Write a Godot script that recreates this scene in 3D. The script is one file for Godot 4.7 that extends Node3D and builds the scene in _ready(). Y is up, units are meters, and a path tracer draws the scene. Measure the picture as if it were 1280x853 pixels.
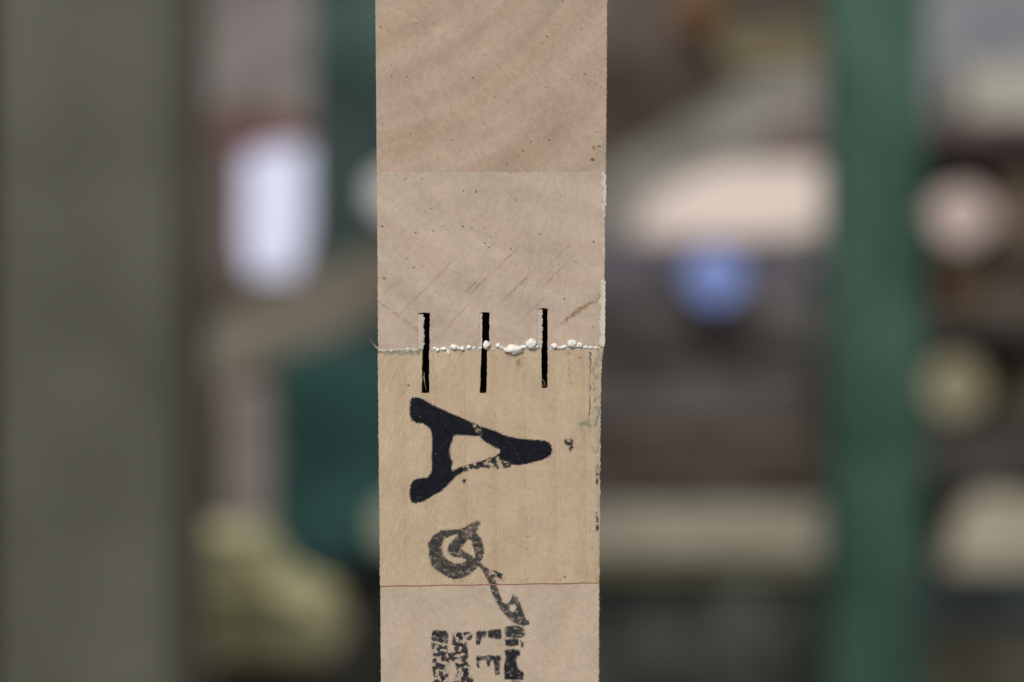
extends Node3D

# ---------------------------------------------------------------- measures
const S := 0.00017242        # metres per photograph pixel on the end face
const DIST := 0.594          # lens to end face
const K := 3                 # texels per pixel in the end-grain textures
var used := {}
var rng := RandomNumberGenerator.new()

func _ready() -> void:
	rng.seed = 4711
	# camera
	var cam := Camera3D.new()
	cam.name = "camera"
	var lens := CameraAttributesPhysical.new()
	lens.frustum_focal_length = 141.2
	lens.exposure_aperture = 9.8
	lens.frustum_focus_distance = DIST
	lens.frustum_near = 0.05
	lens.frustum_far = 60.0
	cam.attributes = lens
	cam.keep_aspect = Camera3D.KEEP_HEIGHT
	cam.near = 0.05
	cam.far = 60.0
	cam.fov = rad_to_deg(2.0 * atan(426.5 * S / DIST))
	cam.position = Vector3(0, 0, DIST)
	add_child(cam)
	cam.current = true
	# surroundings: the rest of the hall
	var around := WorldEnvironment.new()
	around.name = "surroundings"
	var e := Environment.new()
	e.background_mode = Environment.BG_COLOR
	e.background_color = Color(0.60, 0.605, 0.615)
	e.tonemap_mode = Environment.TONE_MAPPER_LINEAR
	e.tonemap_exposure = 1.0
	e.sdfgi_enabled = true
	e.ssao_enabled = true
	e.ssil_enabled = true
	around.environment = e
	add_child(around)
	# lamps
	lamp_panel(Vector3(-0.7, 1.75, 1.9), 1.5, 1.2, Vector3(0, -0.1, 0), 7.2, Color(1.0, 0.993, 0.98), "white ceiling light panel above the camera, in front of the laminated beam")
	lamp_panel(Vector3(0.2, 1.95, -1.9), 1.8, 0.9, Vector3(0.1, -0.2, -3.4), 6.6, Color(1.0, 0.99, 0.975), "white ceiling light panel further back, over the machines")
	materials()
	setting()
	beam()
	left_background()
	right_background()
	print("fov ", cam.fov)

# ---------------------------------------------------------------- helpers
func numbered(called: String) -> String:
	if not used.has(called):
		used[called] = 0
		return called
	used[called] += 1
	return "%s_%03d" % [called, used[called]]

func thing(called: String, label: String, category: String, at := Vector3.ZERO, turn := 0.0, group := "") -> Node3D:
	var o := Node3D.new()
	o.name = numbered(called)
	o.position = at
	o.rotation.y = turn
	add_child(o)
	o.set_meta("label", label)
	o.set_meta("category", category)
	o.set_meta("kind", "thing")
	if group:
		o.set_meta("group", group)
	return o

func part(called: String, mesh: Mesh, m: Material, parent: Node, at := Vector3.ZERO, rot := Vector3.ZERO) -> MeshInstance3D:
	var o := MeshInstance3D.new()
	o.name = called
	o.mesh = mesh
	if m:
		o.material_override = m
	o.position = at
	o.rotation = rot
	parent.add_child(o, true)
	return o

func structure(called: String, mesh: Mesh, m: Material, at: Vector3, label: String) -> MeshInstance3D:
	var o := part(called, mesh, m, self, at)
	o.set_meta("kind", "structure")
	o.set_meta("label", label)
	o.set_meta("category", called.replace("_", " "))
	return o

func at_px(px: float, py: float, d: float) -> Vector3:      # a point d metres in front of the lens
	var k := S * d / DIST
	return Vector3((px - 640.0) * k, (426.5 - py) * k, DIST - d)

func face_px(px: float, py: float, z := 0.0) -> Vector3:    # a point on the end face
	return Vector3((px - 640.0) * S, (426.5 - py) * S, z)

func paint(c: Color, rough := 0.7, mottle := 0.12, scale := 6.0, metal := 0.0, seed_at := 1) -> StandardMaterial3D:
	var m := StandardMaterial3D.new()
	m.roughness = rough
	m.metallic_specular = 0.3
	m.metallic = metal
	var n := FastNoiseLite.new()
	n.seed = seed_at
	n.frequency = 0.02
	n.fractal_octaves = 4
	var t := NoiseTexture2D.new()
	t.width = 256
	t.height = 256
	t.seamless = true
	t.noise = n
	var g := Gradient.new()
	g.set_color(0, c.darkened(minf(mottle * 1.6, 0.5)))
	g.set_color(1, c.lightened(mottle))
	t.color_ramp = g
	m.albedo_texture = t
	m.uv1_triplanar = true
	m.uv1_scale = Vector3.ONE * scale
	return m

func tri(st: SurfaceTool, a: Vector3, b: Vector3, c: Vector3, n: Vector3, ua := Vector2.ZERO, ub := Vector2.ZERO, uc := Vector2.ZERO) -> void:
	var list := [[a, ua], [b, ub], [c, uc]]
	if (b - a).cross(c - a).dot(n) > 0.0:
		list = [[a, ua], [c, uc], [b, ub]]
	for v in list:
		st.set_uv(v[1])
		st.add_vertex(v[0])

# a box whose twelve edges are chamfered; its origin is the middle of its underside
func box_mesh(w: float, h: float, d: float, c := 0.004) -> ArrayMesh:
	var st := SurfaceTool.new()
	st.begin(Mesh.PRIMITIVE_TRIANGLES)
	st.set_smooth_group(-1)
	var hx := w / 2
	var hy := h / 2
	var hz := d / 2
	c = minf(c, minf(hx, minf(hy, hz)) * 0.6)
	var half := Vector3(hx, hy, hz)
	var up := Vector3(0, hy, 0)
	for ax in 3:
		var u := (ax + 1) % 3
		var v := (ax + 2) % 3
		for s in [-1.0, 1.0]:
			var p := []
			for k in [[-1, -1], [1, -1], [1, 1], [-1, 1]]:
				var q := Vector3.ZERO
				q[ax] = s * half[ax]
				q[u] = k[0] * (half[u] - c)
				q[v] = k[1] * (half[v] - c)
				p.append(q + up)
			var n := Vector3.ZERO
			n[ax] = s
			tri(st, p[0], p[1], p[2], n)
			tri(st, p[0], p[2], p[3], n)
		for s in [-1.0, 1.0]:            # the four edges along axis ax
			for r in [-1.0, 1.0]:
				var q := []
				for k in [-1.0, 1.0]:
					var a := Vector3.ZERO
					a[ax] = k * (half[ax] - c)
					a[u] = s * half[u]
					a[v] = r * (half[v] - c)
					var b := Vector3.ZERO
					b[ax] = k * (half[ax] - c)
					b[u] = s * (half[u] - c)
					b[v] = r * half[v]
					q.append(a + up)
					q.append(b + up)
				var n := Vector3.ZERO
				n[u] = s
				n[v] = r
				tri(st, q[0], q[1], q[2], n)
				tri(st, q[1], q[3], q[2], n)
	for sx in [-1.0, 1.0]:
		for sy in [-1.0, 1.0]:
			for sz in [-1.0, 1.0]:
				var s := Vector3(sx, sy, sz)
				var a := s * Vector3(hx, hy - c, hz - c) + up
				var b := s * Vector3(hx - c, hy, hz - c) + up
				var d2 := s * Vector3(hx - c, hy - c, hz) + up
				tri(st, a, b, d2, s)
	st.generate_normals()
	return st.commit()

# a shape of pixels, seen at distance d, with a real thickness
func slab_mesh(pts: Array, d: float, thick: float, base: Vector3) -> ArrayMesh:
	var st := SurfaceTool.new()
	st.begin(Mesh.PRIMITIVE_TRIANGLES)
	st.set_smooth_group(-1)
	var flat := PackedVector2Array()
	for p in pts:
		var w := at_px(p[0], p[1], d) - base
		flat.append(Vector2(w.x, w.y))
	var zf := DIST - d - base.z
	var zb := zf - thick
	var ids := Geometry2D.triangulate_polygon(flat)
	for i in range(0, ids.size(), 3):
		var a := flat[ids[i]]
		var b := flat[ids[i + 1]]
		var c := flat[ids[i + 2]]
		tri(st, Vector3(a.x, a.y, zf), Vector3(b.x, b.y, zf), Vector3(c.x, c.y, zf), Vector3.BACK)
		tri(st, Vector3(a.x, a.y, zb), Vector3(b.x, b.y, zb), Vector3(c.x, c.y, zb), Vector3.FORWARD)
	var mid := Vector2.ZERO
	for p in flat:
		mid += p / flat.size()
	for i in flat.size():
		var a := flat[i]
		var b := flat[(i + 1) % flat.size()]
		var n2 := (a + b) / 2 - mid
		var n := Vector3(n2.x, n2.y, 0)
		tri(st, Vector3(a.x, a.y, zf), Vector3(b.x, b.y, zf), Vector3(b.x, b.y, zb), n)
		tri(st, Vector3(a.x, a.y, zf), Vector3(b.x, b.y, zb), Vector3(a.x, a.y, zb), n)
	st.generate_normals()
	return st.commit()

# a round bar lying along z, its front end rounded over
func round_bar(r: float, length: float) -> ArrayMesh:
	var st := SurfaceTool.new()
	st.begin(Mesh.PRIMITIVE_TRIANGLES)
	var prof := [[0.0, 0.0], [r * 0.9, 0.0], [r * 0.97, -r * 0.03], [r, -r * 0.1], [r, -length], [0.0, -length]]
	var n := 28
	for k in prof.size() - 1:
		st.set_smooth_group(-1)
		for i in n:
			var a := TAU * i / n
			var b := TAU * (i + 1) / n
			var p0 := Vector3(cos(a) * prof[k][0], sin(a) * prof[k][0], prof[k][1])
			var p1 := Vector3(cos(b) * prof[k][0], sin(b) * prof[k][0], prof[k][1])
			var p2 := Vector3(cos(b) * prof[k + 1][0], sin(b) * prof[k + 1][0], prof[k + 1][1])
			var p3 := Vector3(cos(a) * prof[k + 1][0], sin(a) * prof[k + 1][0], prof[k + 1][1])
			var out := Vector3(cos(a), sin(a), 1.0 if k < 3 else (-1.0 if k == 4 else 0.0))
			tri(st, p0, p1, p2, out)
			tri(st, p0, p2, p3, out)
	st.generate_normals()
	return st.commit()

# a box given by the pixels of its front face, at distance d
func px_box(x0: float, y0: float, x1: float, y1: float, d: float, thick: float, c := 0.004) -> Array:
	var a := at_px(x0, y1, d)
	var b := at_px(x1, y0, d)
	return [box_mesh(b.x - a.x, b.y - a.y, thick, c), Vector3((a.x + b.x) / 2, a.y, a.z - thick / 2)]

func px_thing(called: String, label: String, category: String, x0: float, y0: float, x1: float, y1: float, d: float, thick: float, m: Material, c := 0.004, group := "") -> MeshInstance3D:
	var b := px_box(x0, y0, x1, y1, d, thick, c)
	var o := part(numbered(called), b[0], m, self, b[1])
	o.set_meta("label", label)
	o.set_meta("category", category)
	o.set_meta("kind", "thing")
	if group:
		o.set_meta("group", group)
	return o

func lamp_panel(at: Vector3, w: float, h: float, to: Vector3, energy: float, c: Color, label: String) -> void:
	var t := thing("ceiling_light", label, "ceiling light", at)
	t.look_at_from_position(at, to, Vector3.UP)
	var frame := StandardMaterial3D.new()
	frame.albedo_color = Color(0.75, 0.75, 0.74)
	frame.roughness = 0.5
	part("housing", box_mesh(w + 0.08, h + 0.08, 0.06), frame, t, Vector3(0, -h / 2 - 0.04, 0.05))
	var glow := StandardMaterial3D.new()
	glow.albedo_color = Color(0.9, 0.9, 0.9)
	glow.emission_enabled = true
	glow.emission = c
	glow.emission_energy_multiplier = 1.0
	part("diffuser", box_mesh(w, h, 0.01, 0.002), glow, t, Vector3(0, -h / 2, 0.012))
	var top := 2.6 - at.y
	var up := t.global_basis.inverse() * Vector3.UP
	var rod := CylinderMesh.new()
	rod.top_radius = 0.008
	rod.bottom_radius = 0.008
	rod.height = top
	rod.radial_segments = 10
	for s in [-1.0, 1.0]:
		var o := part("hanger", rod, frame, t)
		o.global_transform = Transform3D(Basis(), t.to_global(Vector3(s * w * 0.35, 0, 0.06)) + Vector3(0, top / 2 , 0))
	var l := AreaLight3D.new()
	l.name = "lamp"
	l.area_size = Vector2(w, h)
	l.light_energy = energy
	l.light_color = c
	l.area_range = 20.0
	l.area_attenuation = 2.0
	l.shadow_enabled = true
	l.position = Vector3(0, 0, -0.004)
	t.add_child(l)

# ---------------------------------------------------------------- materials
var M := {}
func materials() -> void:
	M.floor = paint(Color(0.36, 0.34, 0.31), 0.85, 0.25, 1.2, 0.0, 3)
	M.wall = paint(Color(0.24, 0.215, 0.20), 0.9, 0.2, 1.0, 0.0, 4)
	M.ceiling = paint(Color(0.5, 0.48, 0.45), 0.9, 0.15, 1.0, 0.0, 5)

	# long grain of the beam's sides
	var side := StandardMaterial3D.new()
	var n := FastNoiseLite.new()
	n.seed = 12
	n.frequency = 0.03
	n.fractal_octaves = 4
	var t := NoiseTexture2D.new()
	t.width = 512
	t.height = 512
	t.seamless = true
	t.noise = n
	var g := Gradient.new()
	g.set_color(0, Color8(160, 134, 106))
	g.set_color(1, Color8(196, 172, 143))
	t.color_ramp = g
	side.albedo_texture = t
	side.uv1_triplanar = true
	side.uv1_scale = Vector3(60, 60, 5)
	side.roughness = 0.75
	M.side = side
	M.ledge = paint(Color8(206, 191, 172), 0.85, 0.06, 400.0, 0.0, 10)
	M.torn = paint(Color8(226, 216, 202), 0.85, 0.06, 500.0, 0.0, 11)
	var fb := StandardMaterial3D.new()
	fb.albedo_color = Color8(206, 190, 170)
	fb.roughness = 0.7
	M.fibre = fb
	var gl := StandardMaterial3D.new()
	gl.albedo_color = Color8(236, 232, 224)
	gl.roughness = 0.42
	M.glue = gl
	M.film = paint(Color8(216, 206, 193), 0.6, 0.1, 400.0, 0.0, 14)
	M.pale_film = paint(Color8(208, 195, 181), 0.7, 0.10, 300.0, 0.0, 15)
	M.red_glue = paint(Color8(164, 112, 90), 0.7, 0.16, 500.0, 0.0, 16)

# ---------------------------------------------------------------- setting
func setting() -> void:
	var bm := BoxMesh.new()
	bm.size = Vector3(14, 0.1, 14)
	structure("floor", bm, M.floor, Vector3(0, -1.05, -3), "worn grey concrete workshop floor under the machines")
	var wm := BoxMesh.new()
	wm.size = Vector3(14, 3.6, 0.15)
	structure("wall", wm, M.wall, Vector3(0, 0.8, -6.4), "dark brown grey workshop wall behind everything")
	var cm := BoxMesh.new()
	cm.size = Vector3(14, 0.1, 14)
	structure("ceiling", cm, M.ceiling, Vector3(0, 2.65, -3), "pale workshop ceiling that carries the light panels")

# ---------------------------------------------------------------- the laminated beam
const FLOOR := -1.0
# joints between the lamellae, as photograph pixels
func joint(k: int, x: float) -> float:
	match k:
		0: return -64.0
		1: return 217.6 - (x - 470.0) / 287.0 * 2.0 + 0.3 * sin(x * 0.09)
		2: return 437.6 - (x - 470.0) / 285.0 * 2.2 + 0.4 * sin(x * 0.13 + 1.0)
		3: return 733.4 - (x - 475.0) / 274.0 * 4.2 + 0.3 * sin(x * 0.11)
	return 1104.0

func edge_left(k: int, y: float) -> float:
	match k:
		0: return 469.0 + 2.0 * y / 217.0
		1: return 471.0 + 1.5 * (y - 217.0) / 220.0
		2: return 472.0 + 3.0 * (y - 437.0) / 295.0
	return 475.2 + 0.8 * (y - 733.0) / 120.0

func edge_right(k: int, y: float) -> float:
	match k:
		0: return 759.3 - 1.5 * y / 217.0
		1: return 756.8 - 1.6 * (y - 217.0) / 220.0
		2: return 751.5 + 3.0 * exp(-(y - 437.0) / 14.0) - 2.2 * (y - 437.0) / 295.0
	return 749.2 - 0.3 * (y - 733.0) / 120.0

const RAG := [0.30, 0.55, 0.55, 0.35]

func noise(seed_at: int, f: float, oct := 1) -> FastNoiseLite:
	var n := FastNoiseLite.new()
	n.seed = seed_at
	n.frequency = f
	n.noise_type = FastNoiseLite.TYPE_SIMPLEX
	n.fractal_type = FastNoiseLite.FRACTAL_FBM if oct > 1 else FastNoiseLite.FRACTAL_NONE
	n.fractal_octaves = oct
	return n

# outline of lamella k: points with [pixel, inset, drop, kind] (kind 0 outside, 1 sawn slot)
func outline(k: int) -> Array:
	var rag := noise(70 + k, 0.16, 3)
	var pts := []
	var top := func(x: float) -> float: return joint(k, x) + (0.45 if k > 0 else 0.0)
	var low := func(x: float) -> float: return joint(k + 1, x) - (0.45 if k < 3 else 0.0)
	var slots_low := []
	var slots_top := []
	if k == 1:
		slots_low = [[522.6, 537.2, 391.5, 522.6, 537.0], [599.6, 612.0, 391.0, 599.4, 611.4], [672.0, 684.6, 386.0, 672.4, 684.6]]
	if k == 2:
		slots_top = [[528.0, 536.3, 491.4, 526.8, 536.8], [601.7, 609.3, 491.4, 599.8, 608.1], [676.6, 684.9, 485.2, 677.2, 684.4]]
	# along the top, left to right
	var xl: float = edge_left(k, top.call(480.0))
	var xr: float = edge_right(k, top.call(740.0))
	var cuts := slots_top.duplicate()
	var x := xl
	while x < xr - 1.0:
		if cuts.size() and x + 4.0 > cuts[0][0]:
			var c = cuts.pop_front()
			pts.append([Vector2(c[0], top.call(c[0])), 0.25, 0.3, 1])
			slot_side(pts, c[0], top.call(c[0]), c[3], c[2], rag)
			pts.append([Vector2(c[3], c[2]), 0.25, 0.3, 1])
			pts.append([Vector2((c[3] + c[4]) / 2, c[2] + 0.7), 0.25, 0.3, 1])
			pts.append([Vector2(c[4], c[2] - 0.2), 0.25, 0.3, 1])
			slot_side(pts, c[4], c[2], c[1], top.call(c[1]), rag)
			pts.append([Vector2(c[1], top.call(c[1])), 0.25, 0.3, 0])
			x = c[1] + 4.0
			continue
		pts.append([Vector2(x, top.call(x) + rag.get_noise_2d(x * 2.0, 5.0) * 0.3), 0.3, 0.2, 0])
		x += 4.0
	# down the right
	var y: float = top.call(750.0)
	var yb: float = low.call(750.0)
	while y < yb - 1.0:
		var r: float = edge_right(k, y) + rag.get_noise_2d(900.0, y * 1.4) * RAG[k] * 2.2
		if k == 1 and y < 265:
			r += absf(rag.get_noise_2d(300.0, y * 3.0)) * 2.0 - 0.4
		var inset := 0.8
		var drop := 0.6
		if k == 2:
			inset = lerpf(11.0, 2.0, clampf((y - 437.0) / 260.0, 0, 1)) + rag.get_noise_2d(400.0, y * 0.5) * 1.5 + r - edge_right(k, y)
		inset = minf(maxf(inset, 0.3), minf(0.4 + (y - top.call(750.0)) * 0.6, 0.4 + (yb - y) * 0.6))
		if k == 2:
			drop = inset * 0.22
		pts.append([Vector2(r, y), inset, drop, 0, Vector2(-1, 0)])
		y += 2.5
	# along the bottom, right to left
	cuts = slots_low.duplicate()
	cuts.reverse()
	xl = edge_left(k, low.call(480.0))
	xr = edge_right(k, low.call(740.0))
	x = xr
	while x > xl + 1.0:
		if cuts.size() and x - 4.0 < cuts[0][4]:
			var c = cuts.pop_front()
			pts.append([Vector2(c[4], low.call(c[4])), 0.25, 0.3, 1])
			slot_side(pts, c[4], low.call(c[4]), c[1], c[2], rag)
			pts.append([Vector2(c[1], c[2]), 0.25, 0.3, 1])
			pts.append([Vector2((c[0] + c[1]) / 2, c[2] - 0.5), 0.25, 0.3, 1])
			pts.append([Vector2(c[0], c[2] + 0.5), 0.25, 0.3, 1])
			slot_side(pts, c[0], c[2], c[3], low.call(c[3]), rag)
			pts.append([Vector2(c[3], low.call(c[3])), 0.25, 0.3, 0])
			x = c[3] - 4.0
			continue
		pts.append([Vector2(x, low.call(x) + rag.get_noise_2d(x * 2.0, 55.0) * 0.3), 0.3, 0.2, 0])
		x -= 4.0
	# up the left
	y = low.call(476.0)
	var yt: float = top.call(476.0)
	while y > yt + 1.0:
		pts.append([Vector2(edge_left(k, y) + rag.get_noise_2d(100.0, y * 1.4) * RAG[k] * 1.4, y), 0.7, 0.5, 0, Vector2(1, 0)])
		y -= 2.5
	return pts

func slot_side(pts: Array, x0: float, y0: float, x1: float, y1: float, rag: FastNoiseLite) -> void:
	var n := int(absf(y1 - y0) / 3.0)
	for i in range(1, n):
		var f := float(i) / n
		pts.append([Vector2(lerpf(x0, x1, f) + rag.get_noise_2d(x0 * 7.0, lerpf(y0, y1, f) * 3.0) * 0.7, lerpf(y0, y1, f)), 0.25, 0.3, 1])

const DEEP := 0.03
const LONG := 0.24

func lamella_mesh(k: int, face: Material, box: Rect2) -> ArrayMesh:
	var pts := outline(k)
	var n := pts.size()
	var outer := PackedVector2Array()
	for p in pts:
		outer.append(p[0])
	var clockwise := Geometry2D.is_polygon_clockwise(outer)
	var inner := PackedVector2Array()
	for i in n:
		var a: Vector2 = outer[(i + n - 1) % n]
		var b: Vector2 = outer[i]
		var c: Vector2 = outer[(i + 1) % n]
		var d1 := (b - a).normalized()
		var d2 := (c - b).normalized()
		var nrm := (Vector2(-d1.y, d1.x) + Vector2(-d2.y, d2.x)).normalized()
		if pts[i].size() > 4:
			nrm = pts[i][4]
			if i == 0 or pts[i - 1].size() < 5:
				nrm += Vector2(0, 0.5 if nrm.x < 0 else -0.5)
		elif Geometry2D.is_point_in_polygon(b + nrm * 0.05, outer) == false:
			nrm = -nrm
		inner.append(b + nrm * pts[i][1])
	var ids := Geometry2D.triangulate_polygon(inner)
	if ids.size() == 0:
		print("lamella ", k, " could not be triangulated; using plain outline")
		inner = outer
		ids = Geometry2D.triangulate_polygon(outer)
	var uv := func(p: Vector2) -> Vector2: return (p - box.position) / box.size
	var f := SurfaceTool.new()
	f.begin(Mesh.PRIMITIVE_TRIANGLES)
	f.set_smooth_group(-1)
	for i in range(0, ids.size(), 3):
		var a := inner[ids[i]]
		var b := inner[ids[i + 1]]
		var c := inner[ids[i + 2]]
		tri(f, face_px(a.x, a.y), face_px(b.x, b.y), face_px(c.x, c.y), Vector3.BACK, uv.call(a), uv.call(b), uv.call(c))
	var sd := SurfaceTool.new()
	sd.begin(Mesh.PRIMITIVE_TRIANGLES)
	sd.set_smooth_group(-1)
	var sl := SurfaceTool.new()
	sl.begin(Mesh.PRIMITIVE_TRIANGLES)
	sl.set_smooth_group(-1)
	for i in n:
		var j := (i + 1) % n
		var a := outer[i]
		var b := outer[j]
		var za: float = -pts[i][2] * S
		var zb: float = -pts[j][2] * S
		var mid := (inner[i] + inner[j]) / 2
		var out2 := (a + b) / 2 - mid
		var hint := Vector3(out2.x, -out2.y, 1.0)
		tri(f, face_px(inner[i].x, inner[i].y), face_px(inner[j].x, inner[j].y), face_px(b.x, b.y, zb), hint, uv.call(inner[i]), uv.call(inner[j]), uv.call(b))
		tri(f, face_px(inner[i].x, inner[i].y), face_px(b.x, b.y, zb), face_px(a.x, a.y, za), hint, uv.call(inner[i]), uv.call(b), uv.call(a))
		var w := sl if pts[i][3] == 1 else sd
		var side := Vector3(out2.x, -out2.y, 0.0)
		tri(w, face_px(a.x, a.y, za), face_px(b.x, b.y, zb), face_px(b.x, b.y, -DEEP), side)
		tri(w, face_px(a.x, a.y, za), face_px(b.x, b.y, -DEEP), face_px(a.x, a.y, -DEEP), side)
	# the body behind the sawn slots
	var y0 := joint(k, 610.0) + 0.5
	var y1 := joint(k + 1, 610.0) - 0.5
	var c := [Vector2(edge_left(k, y0) + 0.4, y0), Vector2(edge_right(k, y0) - 0.6, y0), Vector2(edge_right(k, y1) - 0.6, y1), Vector2(edge_left(k, y1) + 0.4, y1)]
	for i in 4:
		var a: Vector2 = c[i]
		var b: Vector2 = c[(i + 1) % 4]
		var o: Vector2 = (a + b) / 2 - (c[0] + c[2]) / 2
		tri(sd, face_px(a.x, a.y, -DEEP), face_px(b.x, b.y, -DEEP), face_px(b.x, b.y, -LONG), Vector3(o.x, -o.y, 0))
		tri(sd, face_px(a.x, a.y, -DEEP), face_px(b.x, b.y, -LONG), face_px(a.x, a.y, -LONG), Vector3(o.x, -o.y, 0))
	for z in [-DEEP, -LONG]:
		var w := sl if z == -DEEP else sd
		var q := []
		for p in c:
			q.append(face_px(p.x, p.y, z))
		tri(w, q[0], q[1], q[2], Vector3.BACK if z == -DEEP else Vector3.FORWARD)
		tri(w, q[0], q[2], q[3], Vector3.BACK if z == -DEEP else Vector3.FORWARD)
	f.generate_normals()
	f.generate_tangents()
	var m := f.commit()
	sd.generate_normals()
	sd.commit(m)
	sl.generate_normals()
	sl.commit(m)
	m.surface_set_material(0, face)
	m.surface_set_material(1, M.side)
	m.surface_set_material(2, M.side)
	return m

# ------------------------------------------------ ink: coverage grids over the face, in texels
const INK_X := 490
const INK_Y := 485
const INK_W := 240 * K
const INK_H := 385 * K
var ink := PackedByteArray()     # strength of the ink 0..255
var wear := PackedByteArray()    # how patchy it is

func fill_poly(px: Array, strength: int, patchy: int, holes := []) -> void:
	var loops := [px]
	loops.append_array(holes)
	var y0 := 1e9
	var y1 := -1e9
	for p in px:
		y0 = minf(y0, p.y)
		y1 = maxf(y1, p.y)
	var r0 := maxi(0, int((y0 - INK_Y) * K))
	var r1 := mini(INK_H - 1, int((y1 - INK_Y) * K) + 1)
	for r in range(r0, r1 + 1):
		var y := INK_Y + (r + 0.5) / K
		var xs := []
		for loop in loops:
			var n: int = loop.size()
			for i in n:
				var a: Vector2 = loop[i]
				var b: Vector2 = loop[(i + 1) % n]
				if (a.y <= y) != (b.y <= y):
					xs.append(a.x + (y - a.y) / (b.y - a.y) * (b.x - a.x))
		xs.sort()
		for i in range(0, xs.size() - 1, 2):
			var c0 := maxi(0, int((xs[i] - INK_X) * K))
			var c1 := mini(INK_W - 1, int((xs[i + 1] - INK_X) * K))
			for c in range(c0, c1 + 1):
				ink[r * INK_W + c] = strength
				wear[r * INK_W + c] = patchy

func zoomed(list: Array, ox: float, oy: float, scale: float) -> Array:
	var out := []
	for i in range(0, list.size(), 2):
		out.append(Vector2(ox + list[i] / scale, oy + list[i + 1] / scale))
	return out

func stroke(pts: Array, widths: Array, strength: int, patchy: int) -> void:
	var l := []
	var r := []
	for i in pts.size():
		var a: Vector2 = pts[maxi(0, i - 1)]
		var b: Vector2 = pts[mini(pts.size() - 1, i + 1)]
		var d := (b - a).normalized()
		var n: Vector2 = Vector2(-d.y, d.x) * widths[i] * 0.5
		l.append(pts[i] + n)
		r.append(pts[i] - n)
	r.reverse()
	l.append_array(r)
	fill_poly(l, strength, patchy)

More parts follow.
